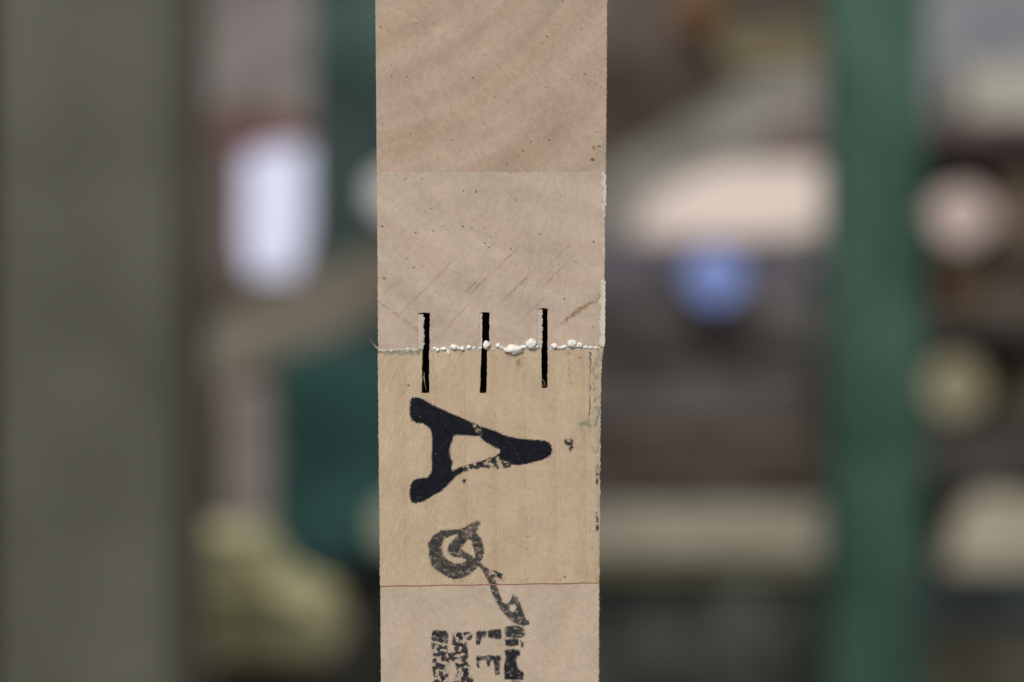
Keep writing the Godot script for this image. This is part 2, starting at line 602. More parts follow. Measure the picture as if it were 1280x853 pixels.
func make_ink() -> void:
	ink.resize(INK_W * INK_H)
	wear.resize(INK_W * INK_H)
	# the letter A, lying on its side
	var a_out := zoomed([120, 60, 135, 40, 175, 35, 215, 55, 265, 85, 330, 115, 420, 155, 510, 195, 600, 233, 690, 262, 750, 290, 830, 310, 920, 318, 1000, 322,
		1045, 335, 1062, 360, 1066, 400, 1050, 430, 1000, 455, 920, 475, 850, 490, 800, 486, 750, 470, 735, 455, 700, 478, 640, 480, 580, 500, 520, 520, 470, 535,
		430, 560, 400, 590, 370, 622, 330, 660, 270, 695, 210, 730, 160, 742, 130, 735, 118, 700, 118, 650, 130, 605, 160, 580, 240, 570, 262, 540, 268, 480,
		262, 430, 268, 380, 268, 310, 262, 260, 235, 230, 205, 210, 165, 208, 135, 190, 118, 150], 490, 490, 5.333)
	var a_in := zoomed([410, 292, 440, 288, 520, 293, 585, 295, 610, 325, 660, 355, 720, 385, 722, 405, 690, 430, 640, 440, 600, 460, 540, 480, 490, 490,
		440, 510, 400, 528, 395, 500, 405, 470, 390, 440, 383, 400, 390, 350, 405, 320], 490, 490, 5.333)
	fill_poly(a_out, 255, 8, [a_in])
	# its thin stroke is patchy, with spatter below it
	fill_poly(zoomed([470, 500, 540, 478, 600, 460, 640, 440, 720, 425, 735, 455, 640, 500, 540, 520, 480, 535], 490, 490, 5.333), 240, 70)
	fill_poly(zoomed([600, 480, 735, 452, 800, 486, 790, 505, 700, 515, 620, 510], 490, 490, 5.333), 215, 125)
	fill_poly(zoomed([520, 200, 590, 222, 605, 290, 585, 292, 560, 260], 490, 490, 5.333), 215, 75)
	fill_poly(zoomed([1145, 320, 1165, 310, 1207, 316, 1205, 400, 1190, 408, 1180, 370, 1155, 345], 490, 490, 5.333), 230, 85)
	var dot := []
	for i in 10:
		dot.append(Vector2(580.4 + cos(TAU * i / 10) * 2.3, 601.2 + sin(TAU * i / 10) * 2.2))
	fill_poly(dot, 235, 20)
	# the ringed mark
	var ring := zoomed([110, 280, 150, 215, 220, 165, 300, 155, 370, 160, 425, 140, 480, 108, 525, 80, 560, 82, 570, 100, 555, 140, 530, 180, 580, 240, 605, 330, 592, 410, 560, 460,
		530, 510, 470, 560, 400, 590, 340, 600, 270, 575, 200, 530, 140, 480, 120, 400], 520, 640, 7.106)
	var crescent := zoomed([250, 240, 330, 205, 380, 195, 350, 230, 300, 280, 282, 320, 290, 360, 330, 400, 400, 405, 450, 425, 440, 445, 380, 460, 330, 455, 270, 420, 235, 370, 225, 310], 520, 640, 7.106)
	var wedge := zoomed([390, 325, 430, 285, 460, 245, 490, 250, 505, 300, 525, 370, 530, 410, 490, 390, 440, 355], 520, 640, 7.106)
	fill_poly(ring, 205, 48, [crescent, wedge])
	fill_poly(zoomed([420, 160, 480, 108, 525, 80, 560, 82, 570, 100, 555, 140, 500, 185, 440, 230, 400, 230], 520, 640, 7.106), 165, 60)
	fill_poly(zoomed([340, 615, 420, 608, 425, 622, 340, 632], 520, 640, 7.106), 120, 120)
	# the trailing stem, its blot and the leaf at its end
	stroke([Vector2(598.5, 705), Vector2(604, 710), Vector2(610, 717), Vector2(615, 727), Vector2(619, 740), Vector2(624, 752), Vector2(630, 764)], [4.0, 5.5, 8.5, 8.0, 8.5, 7.0, 5.0], 205, 66)
	fill_poly(zoomed([640, 540, 700, 520, 760, 540, 805, 600, 780, 620, 740, 585, 700, 570, 660, 590], 520, 640, 7.106), 215, 112)
	fill_poly([Vector2(621, 744), Vector2(626, 751), Vector2(632, 756), Vector2(638, 752), Vector2(641, 744), Vector2(646, 746), Vector2(651, 757), Vector2(656, 772), Vector2(662, 778), Vector2(661, 781),
		Vector2(655, 783), Vector2(647, 781), Vector2(638, 776), Vector2(629, 766)], 205, 66, [[Vector2(636, 758), Vector2(642, 755), Vector2(646, 760), Vector2(642, 766), Vector2(637, 764)]])
	# stamped characters, cut off by the lower edge of the picture
	var zx := func(l: Array) -> Array: return zoomed(l, 520, 753, 8.0)
	fill_poly(zx.call([160, 300, 190, 280, 300, 288, 325, 320, 320, 370, 310, 470, 330, 560, 340, 660, 320, 720, 330, 790, 300, 880, 160, 880, 180, 760, 160, 650, 170, 560, 160, 450, 155, 380]), 225, 100)
	fill_poly(zx.call([165, 300, 190, 282, 300, 288, 322, 330, 300, 375, 180, 380]), 240, 50)
	fill_poly(zx.call([365, 310, 420, 305, 540, 295, 570, 340, 540, 380, 500, 400, 520, 470, 525, 540, 500, 590, 540, 640, 520, 700, 570, 770, 560, 880, 390, 880, 380, 780, 420, 690, 380, 600, 300, 550, 320, 510, 390, 500, 360, 420, 370, 360]), 230, 92)
	fill_poly(zx.call([600, 295, 690, 285, 705, 300, 700, 345, 650, 365, 640, 420, 605, 430, 600, 380]), 235, 55)
	fill_poly(zx.call([720, 280, 780, 275, 845, 268, 855, 310, 850, 365, 820, 372, 720, 352]), 240, 35)
	fill_poly(zx.call([605, 535, 650, 548, 720, 532, 840, 535, 848, 570, 835, 600, 835, 725, 795, 732, 785, 640, 770, 580, 745, 590, 740, 650, 715, 650, 705, 580, 640, 575, 630, 600, 630, 660, 606, 650]), 235, 60)
	fill_poly(zx.call([885, 260, 920, 240, 1000, 236, 1080, 255, 1090, 330, 1050, 360, 900, 352]), 215, 60)
	fill_poly(zx.call([890, 372, 1000, 362, 1025, 380, 1025, 430, 960, 445, 895, 435]), 235, 40)
	fill_poly(zx.call([885, 480, 960, 470, 1035, 480, 1040, 530, 1005, 548, 1000, 610, 1030, 680, 1075, 700, 1070, 775, 960, 782, 885, 770, 880, 650, 900, 560]), 245, 28)
	fill_poly(zx.call([1030, 370, 1075, 400, 1082, 480, 1060, 500, 1055, 440]), 200, 110)
	fill_poly(zx.call([920, 792, 1040, 795, 1050, 880, 900, 880]), 235, 70)

# ------------------------------------------------ end-grain pictures
func end_face(k: int, box: Rect2) -> StandardMaterial3D:
	var w := int(box.size.x * K)
	var h := int(box.size.y * K)
	var dark := PackedFloat32Array()     # pores: how dark
	dark.resize(w * h)
	var pore_rng := RandomNumberGenerator.new()
	pore_rng.seed = 900 + k
	var put := func(px: float, py: float, rx: float, ry: float, rot: float, s: float) -> void:
		var cx := (px - box.position.x) * K
		var cy := (py - box.position.y) * K
		var r := int(maxf(rx, ry) * K * 1.5) + 1
		for yy in range(maxi(0, int(cy) - r), mini(h, int(cy) + r + 1)):
			for xx in range(maxi(0, int(cx) - r), mini(w, int(cx) + r + 1)):
				var d := Vector2(xx - cx, yy - cy).rotated(-rot) / Vector2(rx * K, ry * K)
				var v := (1.0 - smoothstep(0.6, 1.35, d.length())) * s
				if absf(v) > absf(dark[yy * w + xx]):
					dark[yy * w + xx] = v
	var count: int = [330, 420, 1500, 900][k]
	for i in count:
		var px := pore_rng.randf_range(box.position.x, box.end.x)
		var py := pore_rng.randf_range(maxf(box.position.y, -2.0), minf(box.end.y, 858.0))
		match k:
			0:
				var big := pore_rng.randf() < 0.16
				put.call(px, py, pore_rng.randf_range(0.5, 0.9) * (1.7 if big else 1.0), pore_rng.randf_range(0.5, 0.8) * (1.6 if big else 1.0), 0.6, pore_rng.randf_range(0.12, 0.6))
			1:
				if i % 5 == 0:
					put.call(px, py, 0.9, 0.7, 0.8, -0.6)
				else:
					put.call(px, py, pore_rng.randf_range(0.5, 0.9), pore_rng.randf_range(0.4, 0.7), -0.8, pore_rng.randf_range(0.15, 0.75) * (1.0 if i % 3 == 0 else 0.45))
			2:
				if i % 3 == 0:
					px = 506.0 + 37.4 * pore_rng.randi_range(0, 6) + pore_rng.randfn(0.0, 3.0)
				put.call(px, py, pore_rng.randf_range(0.7, 1.6), pore_rng.randf_range(0.35, 0.55), pore_rng.randf_range(-0.3, 0.15), pore_rng.randf_range(0.1, 0.5) * (1.0 if i % 4 == 0 else 0.5))
			3:
				put.call(px, py, pore_rng.randf_range(0.5, 1.1), pore_rng.randf_range(0.4, 0.6), 0.3, pore_rng.randf_range(0.1, 0.5) * (1.0 if i % 4 == 0 else 0.5))
	# the specks that stand out
	if k == 0:
		for p in [[740.5, 199.3, 3.0, 2.6, 1.0], [742, 184, 2.2, 1.5, 0.8], [749, 182.5, 2.6, 1.6, 0.8], [686.5, 174.8, 1.7, 1.5, 0.9], [653.5, 188, 1.3, 1.2, 1.0], [591, 97, 1.6, 1.4, 0.8], [684, 45.5, 1.9, 1.6, 0.7],
				[679, 54, 2.2, 1.4, 0.45], [731, 92.5, 1.9, 1.6, 0.7], [743, 94, 1.3, 1.2, 0.6], [735, 104, 1.2, 1.1, 0.7], [746, 104.5, 1.4, 1.1, 0.6], [475.5, 33.5, 1.8, 1.6, 0.7], [486, 38, 1.2, 1.2, 0.7], [520, 29, 1.6, 1.2, 0.5],
				[703, 1, 2.0, 1.2, 0.7], [694, 30, 1.2, 1.1, 0.7], [682, 109, 1.1, 1.3, 0.7], [664, 176.5, 1.1, 1.3, 0.9], [673, 173, 1.0, 0.9, 0.9], [648, 195, 1.1, 1.0, 0.9], [634, 204, 1.3, 1.5, 0.8], [664.5, 173.5, 1.0, 0.8, -0.8],
				[603, 190.5, 2.0, 1.0, 0.5], [595, 192, 1.2, 1.0, 0.5], [565, 175, 1.0, 1.2, 0.9], [618, 121, 1.2, 1.4, 0.7], [489, 95, 1.5, 1.3, 0.5], [716, 109, 1.6, 0.9, -0.6], [722, 115.5, 2.2, 0.9, -0.6], [747, 165, 1.8, 1.2, 0.5], [752, 83, 1.4, 1.1, 0.5]]:
			put.call(p[0], p[1], p[2] * 0.85, p[3] * 0.85, 0.2, p[4])
	if k == 1:
		for p in [[595, 239.5, 1.3, 2.4, 0.8], [579, 238.5, 1.2, 1.3, 0.8], [578, 283, 1.5, 1.6, 0.8], [589.5, 285, 1.4, 1.1, 0.7], [519.5, 291, 1.3, 1.2, 0.9], [541.5, 288.5, 1.3, 1.1, 0.9], [605.5, 285, 1.4, 1.0, 0.6],
				[606, 304, 1.5, 1.1, 0.9], [613, 296.5, 1.0, 1.1, 0.8], [611, 309.5, 1.2, 1.0, 0.9], [638.5, 311, 1.1, 1.2, 0.9], [644.5, 250, 1.1, 1.2, 0.8], [742, 302, 1.4, 2.0, 0.7], [705.5, 373.5, 1.3, 1.3, 1.0],
				[477.5, 283, 2.2, 1.8, 0.6], [480, 348, 2.6, 2.0, 0.6], [517, 334.5, 1.6, 1.0, 0.9], [509, 323.5, 1.2, 1.0, 0.7], [682, 363.5, 2.2, 1.6, -1.0], [506.5, 223.5, 1.2, 1.0, 0.7], [527, 223.5, 1.2, 0.9, 0.7], [675, 293, 1.2, 1.1, 0.6],
				[645, 332, 1.2, 0.9, 0.7], [740, 331.5, 1.1, 0.9, 0.6], [539, 261, 2.0, 1.3, 0.5]]:
			put.call(p[0], p[1], p[2] * 0.85, p[3] * 0.85, 0.2, p[4])
	if k == 2:
		for p in [[510.5, 482, 1.6, 1.2, 1.0], [563, 486, 0.8, 0.8, 0.8], [660, 671, 2.0, 0.6, 0.7], [659, 686, 1.6, 0.6, 0.6], [706, 721.5, 1.6, 1.2, 0.8], [700, 725, 1.5, 1.0, 0.7], [553.4, 429.8, 1.0, 1.0, 0.9]]:
			put.call(p[0], p[1], p[2], p[3], 0.0, p[4])
	var low := noise(200 + k, 0.012, 3)
	var mid := noise(210 + k, 0.07, 3)
	var fine := noise(220 + k, 0.55, 2)
	var streak := noise(230 + k, 0.32, 2)
	var saw := noise(240 + k, 0.22, 2)
	var grit := noise(260 + k, 0.28, 2)
	var edge := noise(250, 0.42, 3)
	var patch := noise(251, 0.075, 3)
	var base: Color = [Color8(180, 159, 141), Color8(191, 172, 155), Color8(195, 174, 148), Color8(196, 177, 157)][k]
	var centre: Vector2 = [Vector2(400, -190), Vector2(759, -34), Vector2(0, 0), Vector2(900, 1500)][k]
	var tint := [Color(0.58, 0.66, 0.72), Color(0.60, 0.66, 0.70), Color(0.56, 0.66, 0.72), Color(0.55, 0.64, 0.70)]
	var pore_c: Color = [Color(0.40, 0.26, 0.16), Color(0.24, 0.19, 0.16), Color(0.36, 0.23, 0.15), Color(0.36, 0.24, 0.15)][k]
	var bytes := PackedByteArray()
	bytes.resize(w * h * 3)
	var tall := PackedByteArray()
	tall.resize(w * h)
	for r in h:
		var y := box.position.y + (r + 0.5) / K
		var inside := y > -6.0 and y < 862.0
		for c in w:
			var x := box.position.x + (c + 0.5) / K
			var at := r * w + c
			if not inside and (r + c) % 1 == 0 and (y < -40.0 or y > 900.0):
				bytes[at * 3] = int(base.r8)
				bytes[at * 3 + 1] = int(base.g8)
				bytes[at * 3 + 2] = int(base.b8)
				tall[at] = 128
				continue
			var v := 0.0          # light or dark, as a share
			var red := 0.0        # towards brown
			var hgt := 0.62
			var q := fine.get_noise_2d(x * 2.2, y * 2.2)
			var lo := low.get_noise_2d(x, y)
			var md := mid.get_noise_2d(x, y)
			if k == 2:
				var xw := x + (y - 440.0) * -0.012 + lo * 1.2
				var ph := fposmod(xw - 506.0, 37.4)
				var line := exp(-pow((ph - 18.7) / 18.7, 2.0) * 0.0) * smoothstep(37.4 * 0.35, 37.4, ph)
				red += line * 0.05
				if ph > 36.4:
					red += 0.085 * clampf(0.75 + md * 1.8, 0.1, 1.4)
					hgt -= 0.04
				v += streak.get_noise_2d(xw * 1.3, y * 0.05) * 0.022
				var sw := saw.get_noise_2d((x + y * 0.42) * 1.4, y * 0.05)
				v += sw * 0.03 * (1.4 - clampf((x - 470.0) / 160.0, 0, 1))
				hgt += sw * 0.06
			else:
				var d := Vector2(x, y) - centre
				var rr := d.length()
				var th := d.angle() * rr
				if k == 3:
					rr = y * 0.35 + x * 0.9
					th = y * 0.9 - x * 0.5
				var ringv := low.get_noise_2d(rr * (1.5 if k == 0 else 1.9), th * 0.16)
				v += ringv * [0.05, 0.03, 0.0, 0.012][k]
				red += maxf(0.0, -low.get_noise_2d(rr * 1.4 + 700.0, th * 0.2)) * [0.10, 0.05, 0.0, 0.03][k]
				var ray := streak.get_noise_2d(d.angle() * 330.0 * 0.8, rr * 0.055) if k != 3 else streak.get_noise_2d((x * 0.86 - y * 0.5) * 1.3, (x * 0.5 + y * 0.86) * 0.07)
				v += ray * 0.02
				hgt += ray * 0.05
			var g2 := grit.get_noise_2d(x, y)
			v += lo * 0.035 + md * 0.03 + q * 0.03 + g2 * 0.026
			hgt += q * 0.07 + md * 0.05
			var col := Color(base.r * (1.0 + v), base.g * (1.0 + v), base.b * (1.0 + v))
			col = col.lerp(Color(col.r * 0.86, col.g * 0.74, col.b * 0.58), clampf(red * 2.0, 0, 1))
			if k == 1:
				# brown streaks along the rays and the torn, pale right edge
				var u := (x - 700.0) * 0.80 + (398.0 - y) * -0.0 
				var line_y := 413.0 - (x - 690.0) * 0.70
				var off := y - line_y
				if x > 690.0 and absf(off) < 11.0:
					var s := exp(-pow((off + md * 4.0) / lerpf(1.4, 4.2, clampf((x - 690.0) / 60.0, 0, 1)), 2.0)) * smoothstep(690.0, 712.0, x) * clampf(0.72 + md * 1.8 + g2 * 1.2, 0, 1)
					col = col.lerp(Color8(140, 106, 76), s * 0.85)
				for l in [[590.0, 357.0, 11.0, 0.8], [600.0, 355.0, 16.0, 0.8], [646.0, 359.0, 26.0, 0.7], [633.0, 324.0, 22.0, 0.55], [692.0, 345.0, 22.0, 0.5], [556.0, 336.0, 20.0, 0.4], [520.0, 372.0, 24.0, 0.45], [700.0, 318.0, 18.0, 0.4], [486.0, 361.0, 10.0, 0.4], [664.0, 388.0, 18.0, 0.45], [575.0, 392.0, 20.0, 0.4]]:
					var dx: float = x - l[0]
					var dy: float = y - l[1]
					if absf(dx) < 40.0 and absf(dy) < 40.0:
						var al := dx * 0.71 - dy * 0.71
						var ac := dx * 0.71 + dy * 0.71
						var s := exp(-pow(al / l[2] , 2.0) - pow((ac + md * 1.2) / 1.1, 2.0))
						col = col.lerp(Color8(140, 112, 88), s * l[3] * clampf(0.8 + g2 * 1.2, 0, 1))
				if y > 375.0 and x < 530.0:
					var on := (y - 384.0) - (x - 482.0) * 0.75
					col = col.lerp(Color8(142, 116, 90), 0.45 * exp(-pow((on + md * 4.0) / 3.0, 2.0)) * clampf(0.5 + md * 2.0, 0, 1))
				var er := edge_right(1, y) - x
				var torn := 5.0 + md * 3.0 if y > 350.0 else (3.0 + md * 4.0 if y < 262.0 else 1.2 + md * 2.0)
				if er < torn:
					col = col.lerp(Color8(218, 207, 192), 0.75)
					hgt += q * 0.3
			if k == 2:
				var er := edge_right(2, y) - x
				# worn, stained strip along the right arris
				if er < 16.0:
					var s := 1.0 - smoothstep(lerpf(11.0, 3.0, clampf((y - 437.0) / 230.0, 0, 1)), lerpf(13.0, 4.5, clampf((y - 437.0) / 230.0, 0, 1)), er + md * 4.0)
					col = col.lerp(Color8(190, 180, 160), s * 0.45)
					hgt += s * q * 0.3
					var g := clampf(mid.get_noise_2d(x * 1.6, y * 0.8 + 90.0) * 1.8 - 0.1, 0, 1) * (1.0 if y < 600.0 else 0.35)
					col = col.lerp(Color8(84, 92, 82), g * s * 0.42)
				var seam := x - (738.0 - (y - 440.0) * 0.015 + md * 1.5)
				if y > 440.0 and y < 520.0 and absf(seam) < 1.0:
					col = col.lerp(Color8(78, 80, 70), clampf(mid.get_noise_2d(7.0, y * 0.5) * 1.5 + 0.7, 0.2, 1) * 0.6)
					hgt -= 0.2
				if y > 515.0 and y < 545.0 and x > 722.0 and x < 746.0:
					col = col.lerp(Color8(112, 118, 104), clampf(md * 2.5 + patch.get_noise_2d(x, y), 0, 1) * 0.6 * (1.0 - absf(y - 530.0) / 15.0))
				if absf(x - 746.0 - md * 2.0) < 1.6 and ((y > 640.0 and y < 664.0) or (y > 592.0 and y < 606.0)):
					col = col.lerp(Color8(88, 58, 56), clampf(0.55 + md * 2.0, 0, 1))
				if y > 700.0 and er < 6.0:
					col = col.lerp(Color8(186, 146, 92), clampf(0.4 + md * 1.5, 0, 1) * 0.7)
				# smudges of glue-stain below the joint
				if y < 492.0:
					for p in [[649.0, 453.0, 3.0, 5.5, 0.65], [637.0, 447.0, 4.0, 2.6, 0.35], [709.0, 441.5, 3.6, 2.4, 0.8], [712.0, 461.0, 1.6, 10.0, 0.55], [714.0, 479.0, 1.4, 2.6, 0.8], [725.0, 447.0, 2.6, 2.0, 0.55], [620.0, 447.0, 2.0, 1.6, 0.35]]:
						var dd := pow((x - p[0] + md * 2.5) / p[2], 2.0) + pow((y - p[1]) / p[3], 2.0)
						if dd < 5.0:
							col = col.lerp(Color8(112, 88, 70), exp(-dd) * p[4] * clampf(0.75 + q * 1.2 + md, 0, 1))
					if x < 526.0 and y < 447.0:
						col = col.lerp(Color8(128, 124, 108), clampf(0.9 + md * 1.4, 0, 1) * (1.0 - smoothstep(441.5, 446.0, y + md * 4.0)) * 0.8)
			if k == 0:
				# two pale scratches that follow the rays
				for l in [[476.0, 4.0, 552.0, 41.0, 0.55], [476.0, 150.0, 492.0, 172.0, 0.4], [500.0, 1.0, 510.0, 6.0, 0.4]]:
					var a := Vector2(l[0], l[1])
					var b := Vector2(l[2], l[3])
					var ab := b - a
					var f: float = (Vector2(x, y) - a).dot(ab) / ab.length_squared()
					if f > 0.0 and f < 1.0:
						var dist: float = absf((Vector2(x, y) - a).cross(ab)) / ab.length()
						if dist < 1.4:
							col = col.lerp(Color8(206, 186, 168), (1.0 - dist / 1.4) * l[4] * clampf(0.6 + md * 1.6, 0, 1))
			if k == 2:
				var a := Vector2(486.0, 640.0)
				var ab := Vector2(16.0, 44.0)
				var f := (Vector2(x, y) - a).dot(ab) / ab.length_squared()
				if f > 0.0 and f < 1.0 and absf((Vector2(x, y) - a).cross(ab)) / ab.length() < 0.9:
					col = col.lerp(Color8(206, 188, 164), 0.4)
			var p := dark[at]
			if p > 0.0:
				col = col.lerp(pore_c, p * 0.7)
				hgt -= p * 0.5
			elif p < 0.0:
				col = col.lerp(Color8(214, 200, 182), -p * 0.7)
				hgt += 0.15
			if k >= 2 and x > INK_X + 2 and x < INK_X + 236 and y > INK_Y + 2 and y < 862.0:
				var e1 := edge.get_noise_2d(x * 1.1, y * 1.1)
				var e2 := edge.get_noise_2d(x * 1.1 + 400.0, y * 1.1)
				var warp := 2.1
				var cx := int((x + e1 * warp - INK_X) * K)
				var cy := int((y + e2 * warp - INK_Y) * K)
				if cx >= 0 and cy >= 0 and cx < INK_W and cy < INK_H:
					var i: int = ink[cy * INK_W + cx]
					if i > 0:
						var wr: float = wear[cy * INK_W + cx] / 255.0
						var pt := patch.get_noise_2d(x * 1.1, y * 1.5) * 0.85 + 0.5 + q * 0.07 + g2 * 0.15
						var edge_at := (1.24 if wr < 0.1 else 1.06) - wr * 1.22
						var s: float = (i / 255.0) * (1.0 - smoothstep(edge_at - 0.16, edge_at + 0.18, pt) * (0.92 if wr > 0.27 else 0.5))
						if wr > 0.1:
							s *= 0.93 + md * 0.22 + streak.get_noise_2d(x * 0.9, y * 0.5) * 0.12
						s *= 0.985 + q * 0.06
						var blue := Color(0.095, 0.105, 0.135) if wr < 0.15 else Color(0.118, 0.126, 0.146)
						col = col.lerp(blue * (1.0 + q * 0.3 + md * 0.25), clampf(s, 0, 1))
			bytes[at * 3] = int(clampf(col.r, 0, 1) * 255.0)
			bytes[at * 3 + 1] = int(clampf(col.g, 0, 1) * 255.0)
			bytes[at * 3 + 2] = int(clampf(col.b, 0, 1) * 255.0)
			tall[at] = int(clampf(hgt, 0, 1) * 255.0)
	var m := StandardMaterial3D.new()
	m.albedo_texture = ImageTexture.create_from_image(Image.create_from_data(w, h, false, Image.FORMAT_RGB8, bytes))
	m.heightmap_enabled = true
	m.heightmap_texture = ImageTexture.create_from_image(Image.create_from_data(w, h, false, Image.FORMAT_L8, tall))
	m.heightmap_scale = 0.007
	m.roughness = 0.78
	m.metallic_specular = 0.2
	m.texture_repeat = false
	return m

func ellipsoid(rx: float, ry: float, rz: float, seed_at: int) -> ArrayMesh:
	var n := noise(seed_at, 0.9, 2)
	var st := SurfaceTool.new()
	st.begin(Mesh.PRIMITIVE_TRIANGLES)
	var rings := 12
	var segs := 18
	var at := func(i: int, j: int) -> Vector3:
		var a := PI * i / rings
		var b := TAU * (j % segs) / segs
		var d := Vector3(sin(a) * cos(b), cos(a), sin(a) * sin(b))
		return d * Vector3(rx, ry, rz) * (1.0 + 0.28 * n.get_noise_3dv(d * 1.1))
	for i in rings:
		for j in segs:
			var a: Vector3 = at.call(i, j)
			var b: Vector3 = at.call(i, j + 1)
			var c: Vector3 = at.call(i + 1, j + 1)
			var d: Vector3 = at.call(i + 1, j)
			tri(st, a, b, c, a + c)
			tri(st, a, c, d, a + c)
	st.index()
	st.generate_normals()
	return st.commit()

# a thin strand between points
func strand(st: SurfaceTool, pts: Array, r: float) -> void:
	for i in pts.size() - 1:
		var a: Vector3 = pts[i]
		var b: Vector3 = pts[i + 1]
		var d := (b - a).normalized()
		var u := d.cross(Vector3(0.3, 0.2, 1)).normalized()
		var v := d.cross(u)
		var ra := r * (1.0 - 0.75 * i / (pts.size() - 1))
		var rb := r * (1.0 - 0.75 * (i + 1) / (pts.size() - 1))
		for j in 5:
			var c0 := u * cos(TAU * j / 5) + v * sin(TAU * j / 5)
			var c1 := u * cos(TAU * (j + 1) / 5) + v * sin(TAU * (j + 1) / 5)
			tri(st, a + c0 * ra, a + c1 * ra, b + c1 * rb, c0 + c1)
			tri(st, a + c0 * ra, b + c1 * rb, b + c0 * rb, c0 + c1)

# a ragged strip of wood: left and right edges as functions of y, between two depths
func ragged_strip(y0: float, y1: float, left: Callable, right: Callable, z_front: Callable, z_back: float) -> ArrayMesh:
	var st := SurfaceTool.new()
	st.begin(Mesh.PRIMITIVE_TRIANGLES)
	st.set_smooth_group(-1)
	var n := int((y1 - y0) / 1.2)
	var across := 4
	var at := func(i: int, j: int) -> Vector3:
		var y := lerpf(y0, y1, float(i) / n)
		var x: float = lerpf(left.call(y), right.call(y), float(j) / across)
		return face_px(x, y, z_front.call(x, y))
	for i in n:
		for j in across:
			var a: Vector3 = at.call(i, j)
			var b: Vector3 = at.call(i, j + 1)
			var c: Vector3 = at.call(i + 1, j + 1)
			var d: Vector3 = at.call(i + 1, j)
			tri(st, a, b, c, Vector3.BACK)
			tri(st, a, c, d, Vector3.BACK)
		for j in [0, across]:
			var a: Vector3 = at.call(i, j)
			var d: Vector3 = at.call(i + 1, j)
			var o := Vector3.LEFT if j == 0 else Vector3.RIGHT
			tri(st, a, d, Vector3(d.x, d.y, z_back), o)
			tri(st, a, Vector3(d.x, d.y, z_back), Vector3(a.x, a.y, z_back), o)
	for i in [0, n]:
		for j in across:
			var a: Vector3 = at.call(i, j)
			var b: Vector3 = at.call(i, j + 1)
			var o := Vector3.UP if i == 0 else Vector3.DOWN
			tri(st, a, b, Vector3(b.x, b.y, z_back), o)
			tri(st, a, Vector3(b.x, b.y, z_back), Vector3(a.x, a.y, z_back), o)
	st.generate_normals()
	return st.commit()

